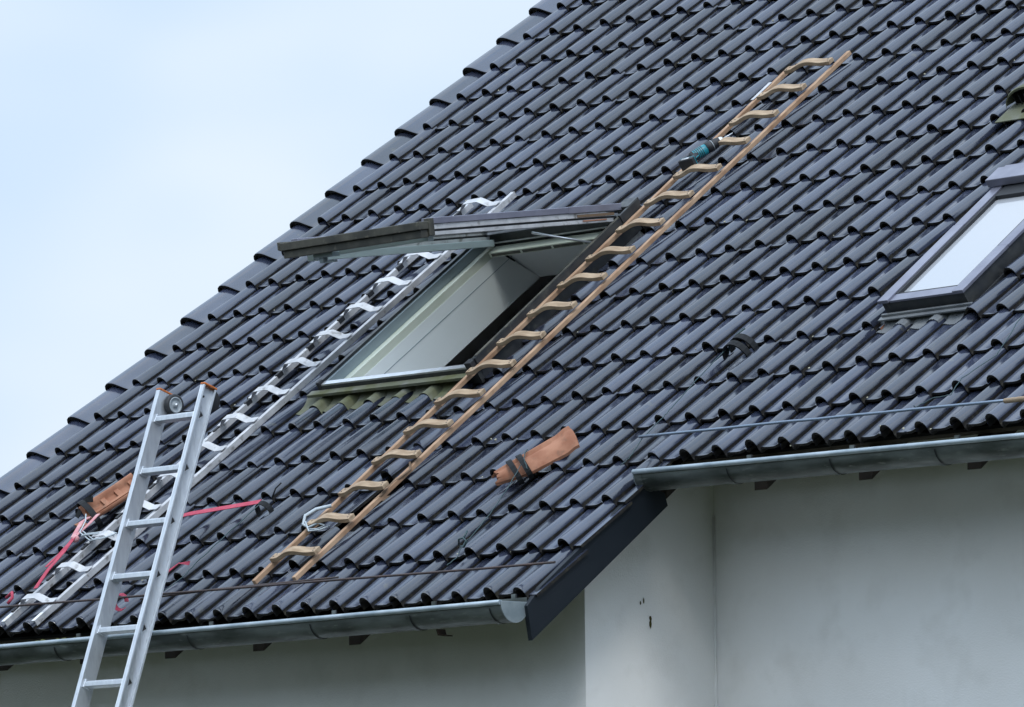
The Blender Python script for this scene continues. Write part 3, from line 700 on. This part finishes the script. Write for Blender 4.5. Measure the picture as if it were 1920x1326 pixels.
# ------------------------------------------------------------------ leaning aluminium ladder
al = thing('leaning_ladder', 'tall aluminium ladder with orange end caps leaning against the lower gutter', 'ladder', (-2.5, -2.0, 0))
LA = math.radians(71.2)
ldir = Vector((0, math.cos(LA), math.sin(LA))); lfr = Vector((0, -math.sin(LA), math.cos(LA)))   # lfr: towards the viewer side
XL, XR = -2.556, -2.259
gut = Wd(0, -.20, -.105)                    # where the back of the rails touches the gutter bead
DEP = .078
def LP(x, a, d): return Vector((x, gut.y, gut.z)) + ldir*a + lfr*d     # d from 0 (back) to DEP (front)
TOP = 1.178; BOT = -(gut.z)/math.sin(LA) + .01
for x, sg in ((XL, -1), (XR, 1)):
    b = MB(); th = .0032; fw = .026
    b.box(LP, (min(x, x+sg*th), BOT, .0), (max(x, x+sg*th), TOP, DEP))
    xa, xb = sorted((x+sg*th, x+sg*fw))
    b.box(LP, (xa, BOT, DEP-.004), (xb, TOP, DEP)); b.box(LP, (xa, BOT, 0), (xb, TOP, .004))
    xa, xb = sorted((x+sg*(fw-.003), x+sg*fw))
    b.box(LP, (xa, BOT, .0042), (xb, TOP, .010)); b.box(LP, (xa, BOT, DEP-.010), (xb, TOP, DEP-.0042))
    rl = b.build('rail', M['alu'], al, bevel=.0012)
    b = MB(); xa, xb = sorted((x-sg*.002, x+sg*(fw+.002)))
    b.box(LP, (xa, TOP, -.002), (xb, TOP+.010, DEP+.002)); b.build('end_cap', M['orange'], rl, bevel=.003)
    b = MB(); b.box(LP, (xa, BOT-.02, -.004), (xb, BOT+.06, DEP+.004)); b.build('foot', M['rubber'], rl, bevel=.004)
    for k in range(20):                   # flared rung ends, three cornered
        a = 1.040-.2616*k
        if a < BOT+.1: break
        b = MB(); xo = x+sg*(th+.0006)
        tri = [LP(xo, a+.028, DEP*.62), LP(xo, a+.004, DEP*.20), LP(xo, a-.030, DEP*.60)]
        cen = (tri[0]+tri[1]+tri[2])/3
        out = [cen+(p-cen)*1.0 for p in tri]; inn = [cen+(p-cen)*.66 for p in tri]
        dx = Vector((sg*.003, 0, 0))
        for i in range(3):
            j2 = (i+1) % 3
            b.hexa([out[i], out[j2], inn[j2], inn[i], out[i]+dx, out[j2]+dx, inn[j2]+dx, inn[i]+dx], 0)
        b.add([p + dx*.15 for p in inn], [(0, 1, 2)], 1)
        b.build('rung_end', [M['alu'], M['rubber']], rl)
for k in range(20):
    a = 1.040-.2616*k
    if a < BOT+.1: break
    b = MB()
    sec = [(a+.014, .022), (a+.016, DEP-.024), (a+.006, DEP-.014), (a-.014, DEP-.018), (a-.014, .028), (a-.004, .016)]
    b.prism([LP(XL+.0005, p, d) for p, d in sec], (XR-XL-.001, 0, 0)); ru = b.build('rung', M['alu'], al, bevel=.002)
    sec2 = [(a+.022, .014), (a+.024, DEP-.016), (a-.020, DEP-.010), (a-.022, .018)]
    b = MB(); b.prism([LP(XL+.001, p, d) for p, d in sec2], (.007, 0, 0)); b.build('collar', M['alu'], ru, bevel=.003)
for x, sg in ((XL, 1), (XR, -1)):           # wall wheels at the head
    xc = x + sg*.004
    c0 = LP(xc, 1.134, DEP*.5-.050)
    if sg < 0: c0 = LP(xc, 1.134, DEP*.5-.050)
    b = MB(); ax = (sg, 0, 0)
    b.lathe(c0, ax, [(0, 0), (.0, .046), (.004, .052), (.022, .052), (.027, .046), (.027, .038)], 32)
    wh = b.build('wheel', M['rubber'], al)
    b = MB(); b.lathe(c0, ax, [(.010, .0), (.024, .0375), (.0275, .038), (.0285, .033), (.024, .031), (.021, .028), (.020, .012), (.026, .011), (.030, .009), (.030, 0)][1:], 32)
    b.build('wheel_disc', M['wheel_grey'], wh)
    b = MB(); b.lathe(c0, ax, [(.028, .008), (.036, .007), (.037, 0)], 6); b.build('axle_bolt', M['silver'], wh)
b = MB(); b.lathe(LP(XR+.0035, 1.129, DEP*.62), (1, 0, 0), [(0, .006), (.004, .005), (.005, 0)], 10); b.build('bolt', M['rubber'], al)

# ------------------------------------------------------------------ cordless drill on the wooden ladder
dr = thing('cordless_drill', 'teal and black cordless drill lying on the wooden ladder near its top', 'drill', R(-1.83, 3.72, .07))
p0 = R(-1.838, 3.722, .094); p1 = R(-1.768, 3.862, .090)
ax = (p1-p0).normalized(); dn = (NRM - ax*NRM.dot(ax)).normalized(); ds = ax.cross(dn)      # ds points to the lower right
if ds.x < 0: ds = -ds
lg = (p1-p0).length
b = MB(); b.lathe(p0, ax, [(-.036, 0), (-.035, .016), (-.028, .024), (-.010, .0275), (.03, .028), (.052, .027), (.06, .024), (.061, 0)], 20); body = b.build('motor_housing', M['teal'], dr)
b = MB()
for q in range(6):
    a = -.02+q*.010
    b.lathe(p0, ax, [(a, .0281), (a+.004, .0284), (a+.0045, .0281)], 20)
b.build('vent_ribs', M['rubber'], body)
b = MB(); b.lathe(p0, ax, [(.056, .020), (.060, .0275), (.085, .0275), (.090, .026), (.092, 0)], 20); b.build('gear_collar', M['rubber'], dr)
b = MB(); b.lathe(p0, ax, [(.091, .0268), (.0945, .0268), (.095, .0)], 20); b.build('ring', M['wheel_grey'], dr)
b = MB(); b.lathe(p0, ax, [(.095, .026), (.112, .025), (.132, .021), (.136, .019), (.137, 0)], 20); b.build('chuck_sleeve', M['rubber'], dr)
b = MB(); b.lathe(p0, ax, [(.135, .0185), (.148, .0165), (.156, .011), (.158, 0)], 16); b.build('chuck', M['silver'], dr)
b = MB(); b.tube([p0+ax*.156, p0+ax*.215], .003, 6); b.build('drill_bit', M['silver'], dr)
hd = (-ax*.62 + Vector((.73, -.675, -.11))*.62 + Vector((0, 0, -.22))).normalized()      # the handle points down the ladder
hs = p0 + ax*.012 + hd*.018
b = MB(); b.tube([hs, hs+hd*.03, hs+hd*.06, hs+hd*.085], [.019, .0165, .0165, .019], 12); b.build('handle', M['rubber'], dr)
b = MB(); b.tube([hs+ax*.012+hd*.002, hs+ax*.022+hd*.03, hs+ax*.020+hd*.055], [.007, .006, .005], 8); b.build('trigger', M['teal'], dr)
side = hd.cross(ax).normalized(); fx = side.cross(hd).normalized()
pc = hs + hd*.097 - fx*-.004
b = MB(); b.bar(pc-fx*.045, pc+fx*.042, side, hd, .062, .026); b.build('battery', M['rubber'], dr, bevel=.005)
b = MB(); b.bar(pc-fx*.026-side*.0318, pc+fx*.018-side*.0318, side, hd, .0008, .016); b.bar(pc-fx*.026+side*.0318, pc+fx*.018+side*.0318, side, hd, .0008, .016); b.build('battery_label', M['white_metal'], dr)
b = MB(); b.bar(pc-fx*.046+hd*-.016, pc+fx*.040+hd*-.016, side, hd, .060, .006); b.build('battery_latch', M['teal'], dr, bevel=.002)

b = MB(); b.lathe(p0, ax, [(-.0375, 0), (-.037, .017), (-.030, .0250), (-.018, .0275), (-.016, .0265)], 20); b.build('rear_cap', M['rubber'], body)
# ------------------------------------------------------------------ loose clay tiles
def clay(c, ax_, up_, wdir_, Ln, Wn, ribs, parent, flip=False):
    """ single pantile of natural clay; returns mesh object """
    b = MB()
    pr = [(-.5, -.004), (-.46, .010), (-.38, .026), (-.28, .031), (-.18, .022), (-.12, .006), (-.08, .003), (0, .001), (.15, 0), (.3, .001), (.40, .006), (.44, .016), (.47, .016), (.5, .006)]
    K = 8; n = len(pr); T = .012
    c = Vector(c)
    def P(x, s, h):
        lo = -.5 + (.03*math.sin(x*9) if s < 0 else 0)
        return c + wdir_*x*Wn + ax_*(s*Ln) + up_*(h + .012*(s*2)**2*.3)
    top = [P(x, -.5+k/K, h) for k in range(K+1) for x, h in pr]; bot = [P(x, -.5+k/K, h-T) for k in range(K+1) for x, h in pr]
    fs = [(k*n+i, k*n+i+1, (k+1)*n+i+1, (k+1)*n+i) for k in range(K) for i in range(n-1)]
    b.add(top, fs, 0, True); b.add(bot, [f[::-1] for f in fs], 0, True)
    N = (K+1)*n
    al_ = top+bot
    edge = [(k*n, (k+1)*n, N+(k+1)*n, N+k*n) for k in range(K)] + [(k*n+n-1, N+k*n+n-1, N+(k+1)*n+n-1, (k+1)*n+n-1) for k in range(K)]
    edge += [(i+1, i, N+i, N+i+1) for i in range(n-1)] + [(K*n+i, K*n+i+1, N+K*n+i+1, N+K*n+i) for i in range(n-1)]
    b.add(al_, edge)
    for (xa, xb, sa, sb) in ribs:         # raised interlocking ribs
        q = [P(x, s, h) for h in (.001, .016) for x, s in ((xa, sa), (xb, sa), (xb, sb), (xa, sb))]
        b.hexa(q)
    return b.build('clay_tile_body', M['terracotta'], parent, bevel=.0015, fix=False)
ct = thing('clay_roof_tile', 'loose orange clay roof tile strapped down on the slope to the right of the wooden ladder', 'roof tile', R(-.70, .95, .05), 'loose clay tiles on the roof')
axr = (R(-.585, 1.10, .05)-R(-.800, .815, .05)).normalized(); upr = (NRM*.92+UDIR*.18+VDIR*.05); upr = (upr-axr*upr.dot(axr)).normalized(); wr = axr.cross(upr).normalized()
if wr.x < 0: wr = -wr
b = MB(); NS, NX = 18, 17; T = .014; c0 = R(-.690, .952, .036); Ln = .385
rc = random.Random(11); jag = [rc.uniform(-.010, .010) for _ in range(NX)]
def CP(i, k, dn=0.0):
    s_ = i/(NS-1); x = k/(NX-1)*2-1
    wv = float(np.interp(s_, [0, .12, .35, .7, 1], [.024, .042, .066, .074, .080]))
    sh = float(np.interp(s_, [0, .35, 1], [-.028, -.006, .0]))
    arch = .026*(1-abs(x+.25)**2.2*.75) + (.010 if abs(x+.72) < .14 else 0) - (.010 if abs(x+.42) < .10 and .2 < s_ < .75 else 0)
    lip = .010 if s_ > .93 else (.004 if s_ > .86 else 0)
    e_ = jag[k] if i == 0 else (.012*(1-x*x) if i == NS-1 else 0)
    return c0 + axr*((s_-.5)*Ln + e_ + (.05*(1-x*x)-.03 if i == 0 else 0)*.6) + wr*(x*wv+sh) + upr*(arch+lip-dn)
top = [CP(i, k) for i in range(NS) for k in range(NX)]; bot = [CP(i, k, T) for i in range(NS) for k in range(NX)]
q = [(i*NX+k, i*NX+k+1, (i+1)*NX+k+1, (i+1)*NX+k) for i in range(NS-1) for k in range(NX-1)]
b.add(top, q, 0, True); b.add(bot, [f[::-1] for f in q], 0, True); N_ = NS*NX
ed = [(i*NX, (i+1)*NX, N_+(i+1)*NX, N_+i*NX) for i in range(NS-1)] + [(i*NX+NX-1, N_+i*NX+NX-1, N_+(i+1)*NX+NX-1, (i+1)*NX+NX-1) for i in range(NS-1)]
ed += [(k+1, k, N_+k, N_+k+1) for k in range(NX-1)] + [((NS-1)*NX+k, (NS-1)*NX+k+1, N_+(NS-1)*NX+k+1, N_+(NS-1)*NX+k) for k in range(NX-1)]
b.add(top+bot, ed); b.build('clay_tile_body', M['terracotta'], ct, fix=False)
for off, wv in ((-.105, .026), (-.055, .026)):
    b = MB(); cc = R(-.694, .948, .032)+axr*off-wr*.006; pts = []
    for k in range(15):
        a = math.radians(205-k*17); pts.append(cc + wr*math.cos(a)*.088 + upr*(math.sin(a)*.052))
    b.ribbon(pts, axr+wr*.12, wv, .005); b.build('strap', M['black'], ct)
ct2 = thing('clay_roof_tile', 'loose orange clay roof tile lying ribbed side up behind the aluminium ladder', 'roof tile', R(-3.70, .95, .05), 'loose clay tiles on the roof')
axl = (R(-3.66, 1.13, .05)-R(-3.80, .80, .05)).normalized(); upl = (NRM*.90+UDIR*.40); upl = (upl-axl*upl.dot(axl)).normalized(); wl_ = axl.cross(upl).normalized()
if wl_.x < 0: wl_ = -wl_
clay(R(-3.715, .965, .050), axl, upl, wl_, .31, .125, [(-.42, -.30, -.45, .45), (.28, .40, -.45, .45), (-.30, .28, -.44, -.36), (-.30, .28, -.16, -.08), (-.30, .28, .10, .18), (-.30, .28, .36, .44)], ct2)
b = MB(); cc = R(-3.745, .835, .050); pts = []
for k in range(15):
    a = math.radians(215-k*17.5); pts.append(cc + wl_*math.cos(a)*.10 + upl*(math.sin(a)*.060))
b.ribbon(pts, axl, .030, .004); b.build('strap', M['black'], ct2)
b = MB(); b.ribbon([cc-wl_*.06-axl*.05-upl*.02, cc-wl_*.07+axl*.03+upl*.03, cc-wl_*.02+axl*.05+upl*.055], wl_, .03, .004); b.build('strap', M['black'], ct2)
b = MB(); q0 = R(-3.80, .765, .035); b.prism([q0, q0+wl_*.05+axl*.015, q0+wl_*.05+axl*.05, q0+wl_*.01+axl*.045], upl*.012); b.build('broken_corner', M['terracotta'], ct2, bevel=.001)

# ------------------------------------------------------------------ straps, wires and clamps lying on the roof
def ribbon_thing(name, label, cat, pts, wdir, w_, m, t_=.003):
    b = MB(); b.ribbon(pts, wdir, w_, t_); o = b.build(name, M[m]); tag(o, label, cat); return o
ribbon_thing('ratchet_strap', 'taut red webbing strap running across the tiles behind the aluminium ladder', 'strap',
             [R(-3.20, .70, .052), R(-3.02, .722, .056), R(-2.9, .745, .060), R(-2.65, .78, .056), R(-2.455, .812, .050)], VDIR, .036, 'pink')
b = MB(); pts = []
for k in range(15):
    a = k/14*math.pi*1.2-.3; pts.append(R(-2.44+math.cos(a)*.046, .80, -.0+math.sin(a)*.052))
b.ribbon(pts, VDIR, .03, .004); b.tube([R(-2.43, .86, .03), R(-2.42, .90, .06), R(-2.40, .93, .07)], .004, 6)
tag(b.build('strap_loop', M['black']), 'black webbing loop around a tile roll at the end of the red strap', 'strap')
# faded strap knotted round the white ladder
fs_ = thing('tie_strap', 'faded pink and red strap knotted round the foot of the white metal ladder', 'strap', R(-3.5, .55, .08))
b = MB(); K0 = R(-3.545, .565, .088)
b.ribbon([R(-3.70, .80, .060), R(-3.66, .72, .085), K0+UDIR*-.01+NRM*.012, K0], UDIR, .026, .003)
b.ribbon([R(-3.63, .80, .070), R(-3.58, .70, .085), K0+NRM*.010], UDIR, .022, .003); b.build('strap_end', M['faded'], fs_)
b = MB(); b.ribbon([K0+NRM*.012, R(-3.53, .46, .085), R(-3.52, .33, .075), R(-3.49, .20, .060)], UDIR, .026, .003)
b.ribbon([K0+NRM*.010, R(-3.58, .45, .07), R(-3.60, .38, .06)], UDIR, .018, .003); b.build('strap_tail', M['pink'], fs_)
b = MB(); b.lathe(K0, VDIR, [(-.02, .002), (-.014, .014), (.0, .019), (.012, .015), (.02, .002)], 10); b.build('knot', M['faded'], fs_)
wb = MB(); pts = [R(-3.66, .76, .10), R(-3.60, .70, .10), R(-3.54, .60, .10), R(-3.44, .56, .075), R(-3.36, .58, .070), R(-3.33, .62, .06), R(-3.40, .64, .06), R(-3.47, .60, .085), R(-3.50, .57, .10)]
wb.tube(pts, .0035, 6); wb.tube([p + VDIR*.018 - NRM*.004 for p in pts[2:]], .003, 6)
tag(wb.build('pale_cord', M['rope']), 'thin pale cord looped beside the knot on the white metal ladder', 'cord')
# red strap hanging at the eave, seen beside the aluminium ladder
b = MB(); pts = [R(-2.70+.045*math.cos(a), .045+.02*math.sin(a), .05+.030*math.sin(a)) for a in [k*.45 for k in range(13)]]
b.ribbon(pts, VDIR, .02, .003); b.ribbon([R(-2.74, .04, .05), R(-2.76, -.02, .045), R(-2.75, -.045, .03)], UDIR, .018, .003)
tag(b.build('red_strap', M['pink']), 'curled red strap end hanging at the eave between the aluminium ladder rails', 'strap')
b = MB(); b.ribbon([R(-2.50, .34, .045), R(-2.56, .33, .055), R(-2.59, .27, .05), R(-2.58, .20, .04)], UDIR+VDIR*.5, .022, .003)
tag(b.build('red_strap', M['pink']), 'short red strap scrap on the tiles just right of the aluminium ladder', 'strap')
b = MB(); pts = [R(-3.62, .12, .07), R(-3.585, .14, .085), R(-3.56, .11, .075), R(-3.58, .085, .06)]; b.tube(pts, .008, 8)
tag(b.build('cord', M['pink']), 'small red cord knot at the lower left end of the white ladder', 'cord')
# pale rope tied to the wooden ladder
b = MB()
b.tube([R(-1.835, .70, .060), R(-1.865, .64, .085), R(-1.885, .585, .090), R(-1.875, .545, .070), R(-1.83, .53, .060), R(-1.77, .545, .07), R(-1.72, .535, .06), R(-1.76, .52, .055), R(-1.82, .515, .06)], [.0085, .0085, .008, .007, .006, .005, .005, .004, .004], 8)
b.tube([R(-1.87, .56, .075), R(-1.80, .50, .06), R(-1.74, .51, .055), R(-1.70, .545, .05)], .004, 6)
tag(b.build('tie_rope', M['rope']), 'pale rope tied around the wooden ladder near its second rung', 'rope')
b = MB(); b.tube([R(-1.60, .70, .035), R(-1.575, .78, .040), R(-1.585, .88, .04), R(-1.56, .98, .04), R(-1.60, 1.03, .05)], .006, 6); b.tube([R(-1.62, .69, .03), R(-1.60, .80, .03), R(-1.60, .92, .04)], .004, 6)
tag(b.build('frayed_rope', M['batten']), 'frayed brown rope lying along the right rail of the wooden ladder', 'rope')
# tile clamp with black bands
cl = thing('tile_clamp', 'black banded clamp hooked over a tile roll between the wooden ladder and closed skylight', 'clamp', R(-.11, 1.80, .03))
for dv_ in (-.032, .024):
    b = MB(); pts = [R(-.100+math.cos(a)*.072, 1.81+dv_, -.020+math.sin(a)*.080) for a in [math.radians(-25+k*18) for k in range(12)]]
    b.ribbon(pts, VDIR, .034, .008); b.build('band', M['black'], cl)
b = MB(); b.tube([R(-.15, 1.80, .025), R(-.13, 1.86, .055), R(-.105, 1.90, .060)], .005, 6); b.tube([R(-.165, 1.79, .0), R(-.13, 1.80, .045), R(-.09, 1.80, .045)], .006, 6); b.build('hook', M['wire_green'], cl)
def wire(label, pts, r=.0022, m='wire_green', name='wire', sagk=.004):
    b = MB(); q = []
    P = [R(*p) for p in pts]
    for i in range(len(P)-1):
        for k in range(6):
            t_ = k/6; q.append(P[i].lerp(P[i+1], t_) + NRM*(random.uniform(-1, 1)*.0015) + UDIR*random.uniform(-1, 1)*.003)
    q.append(P[-1]); b.tube(q, r, 5); return tag(b.build(name, M[m]), label, 'wire')
wire('thin green wire running down from the strapped clay tile to the eave', [(-.70, .87, .07), (-.655, .72, .055), (-.60, .52, .05), (-.575, .335, .045), (-.565, .30, .055), (-.54, .20, .04), (-.52, .12, .055)])
b = MB(); q = R(-.585, .315, .03)
b.tube([q+UDIR*-.05+NRM*.0, q+UDIR*-.03+NRM*.03, q+NRM*.035, q+UDIR*.025+NRM*.02-VDIR*.01, q+UDIR*.0-VDIR*.02, q-UDIR*.03-VDIR*.01], .0045, 6); b.tube([q+NRM*.03, q+NRM*.045+VDIR*.04], .004, 6)
tag(b.build('tile_hook', M['wire_green']), 'twisted green wire hook on a roll end above the lower rod', 'hook')
wire('thin wire running from the black clamp down to the stepped eave', [(-.15, 1.79, .03), (-.12, 1.55, .04), (-.09, 1.28, .04), (-.07, 1.18, .045), (-.055, 1.02, .05), (-.05, .90, .03), (-.06, .84, .03)])
wire('thin wire hanging over the tiles under the closed skylight', [(1.70, 1.92, .04), (1.69, 1.70, .04), (1.76, 1.40, .035), (1.70, 1.22, .045), (1.72, 1.10, .04), (1.66, 1.06, .055), (1.60, 1.00, .055), (1.62, .98, .075)])
wire('thin blue green wire from the black loop down to the eave', [(-2.43, .80, .05), (-2.45, .62, .045), (-2.44, .45, .05), (-2.46, .33, .04), (-2.42, .22, .05), (-2.44, .10, .055)], r=.0026)
wire('thin green wire wound on the clay tile strap', [(-.735, .97, .085), (-.70, .93, .10), (-.69, .89, .08), (-.66, .86, .05)], r=.003)
# bent metal scrap at the eave and debris
b = MB(); b.ribbon([Wd(-.62, .10, -.175), Wd(-.61, .10, -.200), Wd(-.57, .10, -.205)], Vector((0, 1, 0)), .05, .006); b.build('gutter_hook', M['rafter'], house)
# mossy tile vent at the right edge, above the closed skylight
lc = thing('roof_vent', 'mossy hooded tile vent at the right edge of the photo, above the closed skylight', 'roof vent', R(.2, 3.9, 0))
b = MB(); K = 14; prev = []
for i, (v, r, hh) in enumerate(((3.875, .135, .010), (3.885, .137, .012), (3.98, .125, -.002), (4.10, .105, -.022), (4.2, .085, -.040))):
    for k in range(K+1):
        a = math.pi*k/K; prev.append(R(.185 - math.cos(a)*r, v + .02*math.sin(a), hh + math.sin(a)*r*.62))
b.add(prev, [(i*(K+1)+k, i*(K+1)+k+1, (i+1)*(K+1)+k+1, (i+1)*(K+1)+k) for i in range(4) for k in range(K)], 0, True)
q = [p - NRM*.010 for p in prev[:K+1]]; b.add(prev[:K+1]+q, [(k+1, k, K+1+k, K+2+k) for k in range(K)])
b.build('hood', M['lead'], lc, fix=False)
b = MB(); b.box(R, (.07, 3.93, -.03), (.30, 3.94, .05)); b.build('opening', M['felt'], lc)
b = MB()
for k in range(7): b.tube([R(.085+.033*k, 3.915, -.02), R(.085+.033*k, 3.915, .055)], .003, 6)
b.build('grille', M['rubber'], lc)
b = MB(); b.box(R, (.05, 3.76, -.008), (.33, 3.93, -.002)); b.build('flange', M['lead'], lc, bevel=.001)
# lichen specks and small chips on tile tails
b = MB(); rs = random.Random(3)
for k in range(150):
    c = rs.randint(-23, 12); j = rs.randint(1, 17)
    if j < 3 and c > -1: continue
    x = rs.choice([.036, .04, -.03, .09, .055]); hh = smooth_h(x)+STEP*.98+(FLARE*max(0., 1-abs(x/.046)**3))
    if -15 <= c <= -9 and 5 <= j <= 10: continue
    if 3 <= c <= 7 and 5 <= j <= 9: continue
    p = R(c*W+x, j*L+.010+rs.random()*.03, hh); r_ = .002+rs.random()*.0045
    b.lathe(p, NRM, [(-.002, r_), (.001, r_*.9), (.0025, r_*.4), (.003, 0)], 6)
lich = b.build('lichen', M['beak'], roof_ob); lich['kind'] = 'stuff'
